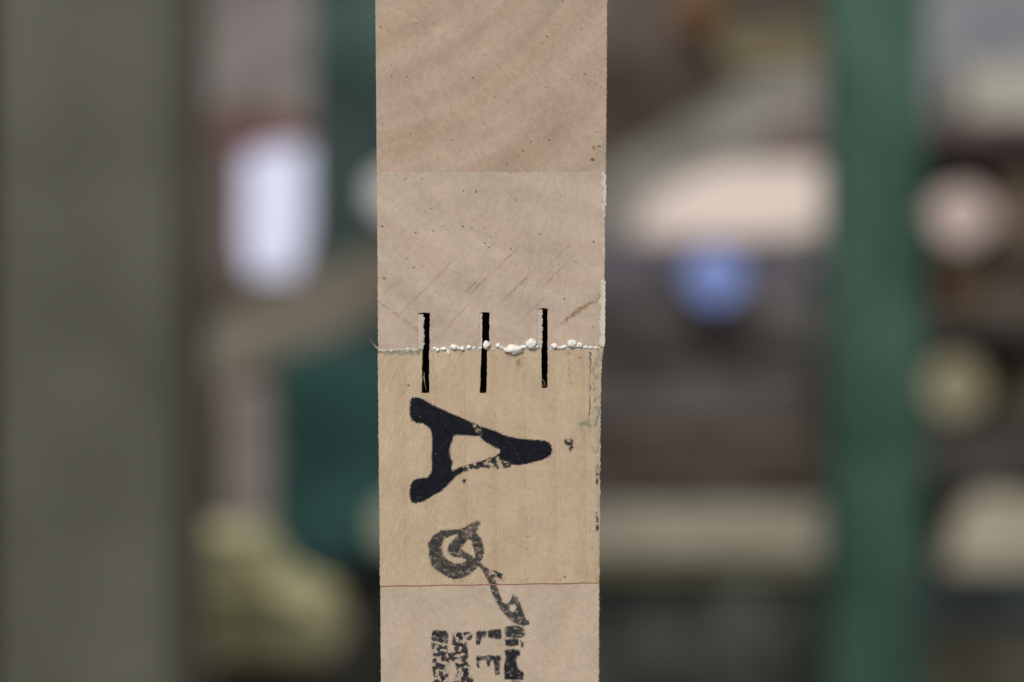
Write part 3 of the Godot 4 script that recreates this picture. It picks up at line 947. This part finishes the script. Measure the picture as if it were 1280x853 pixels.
func beam() -> void:
	make_ink()
	var foot := face_px(612.0, 1104.0, -LONG / 2)
	var root := thing("laminated_timber_beam", "pale glued beam end in sharp focus, with three sawn slots and black stamped letter A", "timber beam", foot)
	var lam := []
	var label := ["upper pinkish brown lamella with curved growth rings and brown specks", "pale lamella with three slots sawn into its lower edge", "yellowish lamella with straight upright grain and the black stamped A", "lowest lamella with the smeared stamped characters"]
	for k in 4:
		var box := Rect2(464, joint(k, 610.0) - 4.0, 300, joint(k + 1, 610.0) - joint(k, 610.0) + 8.0)
		var o := part("lamella", lamella_mesh(k, end_face(k, box), box), null, root, -foot)
		o.set_meta("label", label[k])
		lam.append(o)
		# whiskers of wood left by the saw along the arrises
		var st := SurfaceTool.new()
		st.begin(Mesh.PRIMITIVE_TRIANGLES)
		var ys := maxf(joint(k, 610.0) + 2.0, -4.0)
		var ye := minf(joint(k + 1, 610.0) - 2.0, 860.0)
		for i in [26, 60, 34, 22][k]:
			var y := rng.randf_range(ys, ye)
			if k == 1 and i > 26:
				y = rng.randf_range(219.0, 262.0) if i % 2 else rng.randf_range(350.0, 433.0)
			var right: bool = rng.randf() < 0.68 or (k == 1 and i > 26)
			var x := edge_right(k, y) if right else edge_left(k, y)
			var sgn := 1.0 if right else -1.0
			var len: float = rng.randf_range(0.7, 2.6)
			var up := rng.randf_range(-1.0, 1.0)
			var z := rng.randf_range(-0.0004, 0.0)
			strand(st, [face_px(x - sgn * 1.0, y, z - 0.0001), face_px(x + sgn * len * 0.45, y - up * len * 0.4, z), face_px(x + sgn * len * 0.6, y - up * len * 1.1, z + 0.0001)], rng.randf_range(0.2, 0.42) * S)
		if k == 1:
			for w in [[[473, 437], [469, 434], [466, 430], [462, 424]], [[473, 436], [469, 432], [468, 428]]]:
				var l := []
				for p in w:
					l.append(face_px(p[0], p[1], -0.0002))
				strand(st, l, 0.4 * S)
		st.generate_normals()
		var fz := part("wood_fuzz", st.commit(), M.fibre, o)
		fz.set_meta("kind", "stuff")
	# pale ledges left standing in the slots
	var nz := noise(33, 0.35, 3)
	var shelf := func(x: float, y: float) -> float: return -0.00007 + nz.get_noise_2d(x * 1.5, y) * 0.00005
	part("slot_ledge", ragged_strip(393.0, 437.0, func(_y): return 522.2, func(y): return 529.6 + nz.get_noise_2d(3.0, y * 1.6) * 2.4, shelf, -0.004), M.ledge, lam[1])
	part("slot_ledge", ragged_strip(392.0, 437.0, func(_y): return 599.2, func(y): return 602.6 + nz.get_noise_2d(53.0, y) * 0.9, shelf, -0.004), M.ledge, lam[1])
	part("slot_ledge", ragged_strip(387.0, 436.6, func(_y): return 671.8, func(y): return 677.6 + nz.get_noise_2d(93.0, y * 1.5) * 1.8, shelf, -0.004), M.ledge, lam[1])
	# splintered fibres that cross the slots
	var sp := SurfaceTool.new()
	sp.begin(Mesh.PRIMITIVE_TRIANGLES)
	for w in [[[529, 470], [531, 480], [533, 489]], [[530, 466], [530.5, 474], [531, 481]], [[678, 474], [681, 479], [681.5, 484]], [[676.5, 478], [679, 482], [679, 485]]]:
		var l := []
		for p in w:
			l.append(face_px(p[0], p[1], -0.0005))
		strand(sp, l, 0.28 * S)
	sp.generate_normals()
	part("loose_fibres", sp.commit(), M.fibre, lam[2]).set_meta("kind", "stuff")
	# torn pale wood on the right arris
	var rip := noise(34, 0.4, 3)
	part("torn_edge", ragged_strip(351.0, 433.0, func(y): return edge_right(1, y) - 2.6 + rip.get_noise_2d(5.0, y) * 2.2, func(y): return edge_right(1, y) + 1.0 + rip.get_noise_2d(45.0, y * 2.0) * 1.1,
		func(x, y): return 0.00008 + rip.get_noise_2d(x * 2.0, y * 2.0) * 0.00009, -0.003), M.torn, lam[1])
	part("torn_edge", ragged_strip(217.5, 258.0, func(y): return edge_right(1, y) - 2.0 + rip.get_noise_2d(205.0, y) * 2.0, func(y): return edge_right(1, y) + 0.9 + rip.get_noise_2d(245.0, y * 2.0) * 1.3,
		func(x, y): return -0.00002 + rip.get_noise_2d(x * 2.0, y * 2.0) * 0.00008, -0.003), M.torn, lam[1])
	# glue lines: thin sheets right through the beam
	var g1 := part("glue_line", glue_sheet(1, [[472.0, 757.0]], 0.00003), M.pale_film, root, -foot)
	g1.set_meta("label", "fine pale glue line between the two upper lamellae")
	var g2 := part("glue_line", glue_sheet(2, [[473.0, 522.0], [537.5, 600.0], [612.0, 672.0], [685.5, 751.0]], 0.00006), M.film, root, -foot)
	g2.set_meta("label", "white glue line with beads of squeezed-out glue, crossed by the slots")
	var g3 := part("glue_line", glue_sheet(3, [[475.5, 749.0]], 0.00002), M.red_glue, root, -foot)
	g3.set_meta("label", "thin red brown glue line under the ringed mark")
	var beads := [[509.5, 436.7, 1.7, 1.2, 0.0], [543, 435.6, 2.2, 1.9, 0.3], [546.8, 437.6, 2.6, 2.5, 0.0], [554.6, 436.4, 4.2, 2.3, 0.0], [560.6, 441.0, 2.0, 3.6, 0.35],
		[567.4, 434.2, 5.0, 3.4, -0.15], [572.5, 435.6, 3.0, 2.0, 0.0], [578, 435.9, 3.0, 2.9, 0.0], [586, 434.4, 3.0, 2.8, 0.0], [592.6, 435.0, 1.8, 1.6, 0.0], [608.0, 431.6, 4.7, 5.2, 0.0], [600.5, 435.5, 2.2, 1.6, 0.0],
		[622.6, 432.4, 3.2, 3.0, 0.0], [626.0, 434.5, 3.2, 1.9, -0.5], [631, 436.0, 3.4, 1.0, 0.0], [641.8, 437.0, 11.0, 6.0, 0.0], [653.0, 434.4, 6.0, 2.5, 0.2], [664.6, 430.4, 7.0, 6.4, 0.0], [671.2, 433.6, 2.8, 2.6, 0.0], 		[693.4, 432.8, 4.6, 3.5, -0.3], [697.5, 434.6, 3.6, 2.0, -0.4], [704.5, 434.0, 5.0, 2.2, 0.3], [715.2, 429.9, 5.6, 5.2, 0.0], [719, 433.0, 5.6, 2.4, 0.0], [724.6, 431.6, 4.0, 3.6, 0.0], [732, 434.2, 3.8, 1.6, 0.0], [739, 434.6, 3.0, 1.4, 0.0], [745, 434.9, 2.8, 1.3, 0.0]]
	var at := 0
	for b in beads:
		var flat := minf(b[2], b[3])
		var o := part("glue_bead", ellipsoid(b[2] * S, b[3] * S, flat * S * 0.75, 300 + at), M.glue, g2, face_px(b[0], b[1], flat * S * 0.22), Vector3(0, 0, b[4]))
		o.name = "glue_bead" if at == 0 else "glue_bead_%03d" % at
		at += 1
	# what it stands on, just below the picture
	var st_t := thing("trestle", "wooden trestle under the laminated beam", "trestle", Vector3(foot.x, FLOOR, foot.z))
	var tm := paint(Color8(128, 104, 80), 0.8, 0.2, 8.0, 0.0, 17)
	var high := foot.y - FLOOR
	part("top_rail", box_mesh(0.16, 0.05, 0.34), tm, st_t, Vector3(0, high - 0.05, 0))
	for sx in [-1.0, 1.0]:
		for sz in [-1.0, 1.0]:
			part("leg", box_mesh(0.04, high - 0.05, 0.04), tm, st_t, Vector3(sx * 0.055, 0, sz * 0.13))

func glue_sheet(k: int, runs: Array, proud: float) -> ArrayMesh:
	var st := SurfaceTool.new()
	st.begin(Mesh.PRIMITIVE_TRIANGLES)
	st.set_smooth_group(-1)
	var n := noise(400 + k, 0.3, 2)
	for run in runs:
		var steps := int((run[1] - run[0]) / 1.6)
		for i in steps:
			var q := []
			for j in [i, i + 1]:
				var x: float = lerpf(run[0], run[1], float(j) / steps)
				var t := 0.48 + (0.32 * n.get_noise_2d(x, 4.0) if k < 3 else 0.15 * n.get_noise_2d(x, 4.0))
				if k == 1:
					t += 0.22
				if k == 3:
					t += 0.22
				if k == 2:
					t += 0.25 + maxf(0.0, n.get_noise_2d(x * 0.4, 90.0)) * 2.6
				var z := proud + n.get_noise_2d(x, 40.0) * 0.00004
				q.append(face_px(x, joint(k, x) - t, z))
				q.append(face_px(x, joint(k, x) + t, z))
			tri(st, q[0], q[2], q[3], Vector3.BACK)
			tri(st, q[0], q[3], q[1], Vector3.BACK)
			for e in [0, 1]:
				var a: Vector3 = q[e]
				var b: Vector3 = q[e + 2]
				var o := Vector3.UP if e == 0 else Vector3.DOWN
				var back := -0.0006 if k < 3 else -0.002
				tri(st, a, b, Vector3(b.x, b.y, back), o)
				tri(st, a, Vector3(b.x, b.y, back), Vector3(a.x, a.y, back), o)
		# the sheet itself, between the lamellae
		var y := joint(k, 610.0)
		var c0 := face_px(run[0] + 0.5, y - 0.3, -0.0006)
		var c1 := face_px(run[1] - 0.5, y + 0.3, -0.0006)
		for e in [c0.y, c1.y]:
			tri(st, Vector3(c0.x, e, -0.0006), Vector3(c1.x, e, -0.0006), Vector3(c1.x, e, -LONG), Vector3.UP if e == c0.y else Vector3.DOWN)
			tri(st, Vector3(c0.x, e, -0.0006), Vector3(c1.x, e, -LONG), Vector3(c0.x, e, -LONG), Vector3.UP if e == c0.y else Vector3.DOWN)
	st.generate_normals()
	return st.commit()

# ---------------------------------------------------------------- blurred workshop, left of the beam
func post(called: String, label: String, x0: float, x1: float, d: float, thick: float, m: Material) -> Node3D:
	var a := at_px(x0, 0, d)
	var b := at_px(x1, 0, d)
	var w := b.x - a.x
	var t := thing(called, label, "post", Vector3((a.x + b.x) / 2, FLOOR, a.z - thick / 2))
	part("shaft", box_mesh(w, 3.58, thick, 0.008), m, t, Vector3(0, 0.012, 0))
	part("base_plate", box_mesh(w + 0.1, 0.012, thick + 0.1, 0.002), m, t)
	var bolt := CylinderMesh.new()
	bolt.top_radius = 0.012
	bolt.bottom_radius = 0.012
	bolt.height = 0.02
	bolt.radial_segments = 6
	for sx in [-1.0, 1.0]:
		for sz in [-1.0, 1.0]:
			part("bolt", bolt, m, t, Vector3(sx * (w / 2 + 0.03), 0.022, sz * (thick / 2 + 0.03)))
	return t

func left_background() -> void:
	post("grey_steel_post", "wide olive grey painted post at the left edge", -10, 218, 2.0, 0.12, paint(Color8(110, 109, 95), 0.55, 0.08, 1.3, 0.0, 21))
	post("dark_timber_post", "narrow dark brown post just behind the wide grey post", 214, 252, 2.5, 0.06, paint(Color8(86, 82, 72), 0.8, 0.15, 1.3, 0.0, 22))
	# a bright window in a grey mauve panel
	var d := 5.0
	var base := at_px(330, 600, d)
	base.y = FLOOR
	var t := thing("partition_panel", "mauve grey partition panel with a bright window in it, left of the teal machine", "partition", base)
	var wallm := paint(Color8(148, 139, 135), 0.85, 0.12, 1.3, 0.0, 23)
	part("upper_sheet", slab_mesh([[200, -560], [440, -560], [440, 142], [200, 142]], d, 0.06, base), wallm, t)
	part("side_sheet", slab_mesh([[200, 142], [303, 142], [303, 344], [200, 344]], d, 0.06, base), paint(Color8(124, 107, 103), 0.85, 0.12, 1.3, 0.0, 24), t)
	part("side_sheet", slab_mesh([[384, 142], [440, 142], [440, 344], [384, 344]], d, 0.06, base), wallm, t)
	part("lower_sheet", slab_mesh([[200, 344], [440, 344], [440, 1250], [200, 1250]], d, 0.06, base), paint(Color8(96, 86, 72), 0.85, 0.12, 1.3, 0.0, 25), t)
	var win := part("window", slab_mesh([[270, 142], [388, 142], [388, 178], [330, 182], [303, 192], [270, 176]], d - 0.015, 0.07, base), paint(Color8(120, 74, 64), 0.7, 0.1, 1.3, 0.0, 26), t)
	var glow := StandardMaterial3D.new()
	glow.albedo_color = Color(0.25, 0.25, 0.27)
	glow.roughness = 0.4
	glow.emission_enabled = true
	glow.emission = Color8(220, 222, 246)
	glow.emission_energy_multiplier = 0.9
	part("pane", slab_mesh([[303, 192], [330, 182], [384, 178], [384, 285], [368, 344], [312, 344], [303, 300]], d + 0.02, 0.01, base), glow, win)
	part("frame", slab_mesh([[384, 285], [384, 344], [368, 344]], d + 0.02, 0.01, base), wallm, win)
	var l := AreaLight3D.new()
	l.name = "window_light"
	l.area_size = Vector2(0.16, 0.26)
	l.light_energy = 0.06
	l.light_color = Color8(216, 219, 246)
	l.area_range = 20.0
	l.shadow_enabled = true
	add_child(l)
	l.global_transform = Transform3D(Basis(Vector3.UP, PI), at_px(340, 262, d - 0.04))
	# teal machine
	var teal := paint(Color8(28, 54, 50), 0.5, 0.2, 1.3, 0.0, 27)
	var black := paint(Color8(48, 46, 40), 0.7, 0.2, 1.3, 0.0, 28)
	d = 3.6
	var mb := at_px(450, 700, d)
	mb.y = FLOOR
	var mc := thing("teal_machine", "dark teal woodworking machine half hidden behind the beam", "machine", mb)
	part("base", slab_mesh([[338, 706], [620, 706], [620, 1600], [338, 1600]], d + 0.02, 0.4, mb), black, mc)
	part("cabinet", slab_mesh([[344, 440], [600, 440], [600, 705], [344, 705]], d, 0.42, mb), paint(Color8(38, 76, 72), 0.5, 0.12, 1.3, 0.0, 36), mc)
	part("column", slab_mesh([[388, -330], [600, -330], [600, 439], [388, 439]], d + 0.06, 0.3, mb), teal, mc)
	part("cover", slab_mesh([[424, 140], [600, 140], [600, 330], [392, 330], [400, 250]], d + 0.04, 0.03, mb), paint(Color8(32, 52, 50), 0.5, 0.2, 1.3, 0.0, 29), mc)
	var knob := round_bar(0.035, 0.06)
	part("knob", knob, paint(Color8(206, 208, 204), 0.4, 0.05, 1.3, 0.0, 30), mc, at_px(494, 243, d - 0.02) - mb)
	part("knob", knob, paint(Color8(170, 176, 150), 0.4, 0.05, 1.3, 0.0, 31), mc, at_px(498, 660, d - 0.06) - mb)
	# slanting plank in front of the machine
	var pl := at_px(350, 420, 3.2)
	var plank := part(numbered("slanting_plank"), slab_mesh([[224, 415], [520, 284], [520, 378], [224, 502]], 3.2, 0.1, pl), paint(Color8(118, 110, 96), 0.8, 0.15, 1.3, 0.0, 32), self, pl)
	plank.set_meta("label", "brown plank slanting up to the right across the teal machine")
	plank.set_meta("category", "plank")
	plank.set_meta("kind", "thing")
	px_thing("grey_board", "upright mauve grey board below the slanting plank", "board", 278, 486, 338, 1400, 3.1, 0.03, paint(Color8(150, 140, 136), 0.8, 0.1, 1.3, 0.0, 33))
	px_thing("brown_timber_offcut", "short olive brown timber piece beside the wide grey post", "timber", 226, 500, 268, 1360, 3.2, 0.06, paint(Color8(100, 90, 64), 0.8, 0.15, 1.3, 0.0, 34))
	# pale planks lying low
	var low_m := paint(Color8(158, 153, 113), 0.8, 0.14, 1.3, 0.0, 35)
	var tb := at_px(300, 860, 2.7)
	tb.y = FLOOR
	var st := thing("plank_stack", "low stack of yellowish planks at the lower left", "plank stack", tb)
	part("plank", slab_mesh([[214, 676], [300, 676], [330, 730], [330, 745], [200, 745]], 2.72, 0.3, tb), low_m, st)
	part("plank", slab_mesh([[60, 815], [200, 748], [335, 742], [396, 772], [412, 826], [60, 834]], 2.7, 0.34, tb), low_m, st)
	part("trestle_leg", slab_mesh([[60, 834], [400, 834], [400, 1700], [60, 1700]], 2.74, 0.3, tb), black, st)

# ---------------------------------------------------------------- blurred workshop, right of the beam
func right_background() -> void:
	post("green_steel_post", "tall green painted steel post right of the beam", 1040, 1160, 3.0, 0.11, paint(Color8(53, 84, 70), 0.55, 0.1, 1.3, 0.0, 41))
	var d := 4.2
	# bench and what is piled on it
	var bb := at_px(880, 700, d)
	bb.y = FLOOR
	var dark := paint(Color8(50, 54, 48), 0.7, 0.25, 1.3, 0.0, 43)
	var bench := thing("workbench", "dark workbench with a pale beige top edge, between beam and green post", "workbench", bb)
	part("cabinet", slab_mesh([[640, 716], [1040, 716], [1040, 1700], [640, 1700]], d + 0.03, 0.6, bb), dark, bench)
	part("top", slab_mesh([[630, 632], [1034, 632], [1034, 694], [630, 694]], d, 0.66, bb), paint(Color8(178, 171, 150), 0.6, 0.12, 1.3, 0.0, 44), bench)
	part("apron", slab_mesh([[634, 694], [1032, 694], [1032, 716], [634, 716]], d + 0.01, 0.62, bb), paint(Color8(122, 118, 90), 0.7, 0.12, 1.3, 0.0, 45), bench)
	var rows := [[592, 631, Color8(62, 54, 48), "lowest dark board of the pile on the workbench"], [536, 591, Color8(90, 72, 60), "red brown board second from the bottom of the pile on the workbench"], [462, 535, Color8(94, 85, 80), "thick taupe board in the middle of the pile on the workbench"],
		[428, 461, Color8(64, 55, 53), "thin nearly black board above the thick taupe board"], [366, 427, Color8(86, 79, 77), "grey brown board second from the top of the pile"], [298, 365, Color8(88, 84, 94), "bluish grey board on top of the pile behind the blue cap"]]
	for i in rows.size():
		px_thing("board", rows[i][3], "board", 660, rows[i][0], 1030 - (i % 3) * 8, rows[i][1] + 0.5, d + 0.02 + 0.01 * (i % 2), 0.5, paint(rows[i][2], 0.8, 0.2, 1.3, 0.0, 50 + i), 0.004, "boards piled on the workbench")
	var cap := thing("blue_cap", "bright blue round cap in front of the board pile", "cap", at_px(895, 346, d - 0.06))
	part("disc", round_bar(0.043, 0.05), paint(Color8(136, 158, 224), 0.45, 0.04, 1.3, 0.0, 57), cap)
	part("stem", round_bar(0.015, 0.04), dark, cap, Vector3(0, 0, -0.05))
	var pb := at_px(900, 297, d + 0.05)
	var pale := part(numbered("pale_panel"), slab_mesh([[790, 297], [800, 258], [850, 226], [900, 208], [1036, 203], [1036, 286], [960, 297]], d + 0.05, 0.3, pb), paint(Color8(236, 218, 207), 0.7, 0.03, 1.3, 0.0, 58), self, pb)
	pale.set_meta("label", "bright pinkish white panel lying on top of the board pile")
	pale.set_meta("category", "panel")
	pale.set_meta("kind", "thing")
	# sheet chute, hood and overhead timber behind
	var hb := at_px(900, 900, 5.2)
	hb.y = FLOOR
	var hood := thing("extraction_hood", "dark brown hood with a slanting grey chute above the bright panel", "hood", hb)
	part("backing", slab_mesh([[560, 70], [1060, 70], [1060, 1500], [560, 1500]], 5.3, 0.1, hb), paint(Color8(74, 60, 52), 0.8, 0.2, 1.3, 0.0, 59), hood)
	part("chute", slab_mesh([[700, 255], [757, 214], [860, 148], [940, 98], [1060, 78], [1060, 330], [700, 330]], 5.2, 0.08, hb), paint(Color8(160, 155, 146), 0.6, 0.12, 1.3, 0.0, 60), hood)
	part("flap", slab_mesh([[968, 140], [1050, 140], [1050, 192], [968, 192]], 5.16, 0.03, hb), paint(Color8(150, 130, 124), 0.6, 0.1, 1.3, 0.0, 61), hood)
	var ub := at_px(900, 900, 5.5)
	ub.y = FLOOR
	var up := thing("overhead_rack", "taupe rack with an orange and a beige plank at the top behind the beam", "rack", ub)
	part("panel", slab_mesh([[560, -600], [1060, -600], [1060, 1400], [560, 1400]], 5.6, 0.1, ub), paint(Color8(124, 108, 96), 0.8, 0.15, 1.3, 0.0, 62), up)
	part("plank", slab_mesh([[852, -14], [904, -14], [904, 34], [852, 34]], 5.45, 0.14, ub), paint(Color8(138, 98, 60), 0.7, 0.1, 1.3, 0.0, 63), up)
	part("plank", slab_mesh([[900, 40], [1040, 34], [1040, 86], [900, 82]], 5.2, 0.3, ub), paint(Color8(150, 137, 106), 0.7, 0.1, 1.3, 0.0, 64), up)
	part("dark_rail", slab_mesh([[904, -60], [1060, -60], [1060, 26], [904, 30]], 5.4, 0.1, ub), paint(Color8(92, 84, 72), 0.7, 0.1, 1.3, 0.0, 65), up)
	# storage rack right of the green post
	var rb := at_px(1240, 800, 4.4)
	rb.y = FLOOR
	d = 4.4
	var rack := thing("storage_rack", "dark storage rack with round pole ends, right of the green post", "rack", rb)
	var rm := paint(Color8(60, 57, 52), 0.7, 0.2, 1.3, 0.0, 66)
	part("back_panel", slab_mesh([[1120, 150], [1500, 150], [1500, 1600], [1120, 1600]], d + 0.42, 0.03, rb), paint(Color8(66, 60, 54), 0.8, 0.2, 1.3, 0.0, 67), rack)
	for s in [[150, 188, Color8(72, 54, 54)], [310, 322, Color8(70, 62, 54)], [392, 426, Color8(68, 63, 58)], [524, 606, Color8(68, 64, 59)], [712, 722, Color8(56, 58, 57)]]:
		part("shelf", slab_mesh([[1130, s[0]], [1490, s[0]], [1490, s[1]], [1130, s[1]]], d + 0.01, 0.4, rb), paint(s[2], 0.7, 0.2, 1.3, 0.0, 68), rack)
	part("lower_door", slab_mesh([[1130, 722], [1490, 722], [1490, 786], [1130, 786]], d + 0.02, 0.38, rb), paint(Color8(52, 60, 64), 0.7, 0.2, 1.3, 0.0, 69), rack)
	part("plinth", slab_mesh([[1130, 786], [1490, 786], [1490, 1700], [1130, 1700]], d + 0.02, 0.38, rb), paint(Color8(70, 66, 50), 0.7, 0.2, 1.3, 0.0, 70), rack)
	for x in [[1122, 1134], [1486, 1498]]:
		part("upright", slab_mesh([[x[0], 140], [x[1], 140], [x[1], 1600], [x[0], 1600]], d, 0.42, rb), rm, rack)
	var kk := S * d / DIST
	var pole := thing("round_pole", "pinkish pale round pole end at the height of the bright panel", "pole", at_px(1204, 271, d), 0.0)
	part("shaft", round_bar(38 * kk, 0.36), paint(Color8(216, 194, 186), 0.7, 0.06, 1.3, 0.0, 71), pole)
	var pole2 := thing("round_pole", "olive beige round pole end lower on the rack beside the green post", "pole", at_px(1196, 485, d), 0.0)
	part("shaft", round_bar(38 * kk, 0.36), paint(Color8(176, 167, 134), 0.7, 0.08, 1.3, 0.0, 72), pole2)
	px_thing("tan_block", "tan timber block beside the pinkish pole end", "timber block", 1252, 222, 1300, 309.5, d + 0.06, 0.3, paint(Color8(124, 106, 88), 0.8, 0.1, 1.3, 0.0, 73))
	px_thing("dark_brown_block", "small dark brown timber block under the pinkish pole end", "timber block", 1176, 323, 1216, 391.5, d + 0.03, 0.3, paint(Color8(88, 64, 40), 0.8, 0.1, 1.3, 0.0, 74))
	px_thing("taupe_block", "taupe timber block right of the small dark brown block", "timber block", 1217, 323, 1310, 391.5, d + 0.05, 0.3, paint(Color8(100, 89, 74), 0.8, 0.1, 1.3, 0.0, 75))
	px_thing("olive_block", "olive timber block at the right edge beside the olive beige pole end", "timber block", 1262, 470, 1330, 523.5, d + 0.05, 0.3, paint(Color8(86, 80, 60), 0.8, 0.1, 1.3, 0.0, 76))
	var bp := at_px(1240, 711, d)
	var bundle := part(numbered("beige_timber_piece"), slab_mesh([[1186, 711.5], [1196, 650], [1226, 618], [1330, 624], [1330, 711.5]], d + 0.01, 0.3, bp), paint(Color8(204, 194, 170), 0.7, 0.08, 1.3, 0.0, 77), self, bp)
	bundle.set_meta("label", "pale beige timber piece low on the rack at the right edge")
	bundle.set_meta("category", "timber block")
	bundle.set_meta("kind", "thing")
	px_thing("cream_roll", "cream block on the top shelf of the rack at the upper right", "block", 1206, 82, 1330, 149.5, d + 0.02, 0.3, paint(Color8(184, 180, 166), 0.7, 0.08, 1.3, 0.0, 78))
	px_thing("grey_partition", "lavender grey panel at the upper right behind the rack", "panel", 1100, -500, 1560, 1560, d + 0.6, 0.05, paint(Color8(150, 150, 157), 0.7, 0.08, 1.3, 0.0, 79))
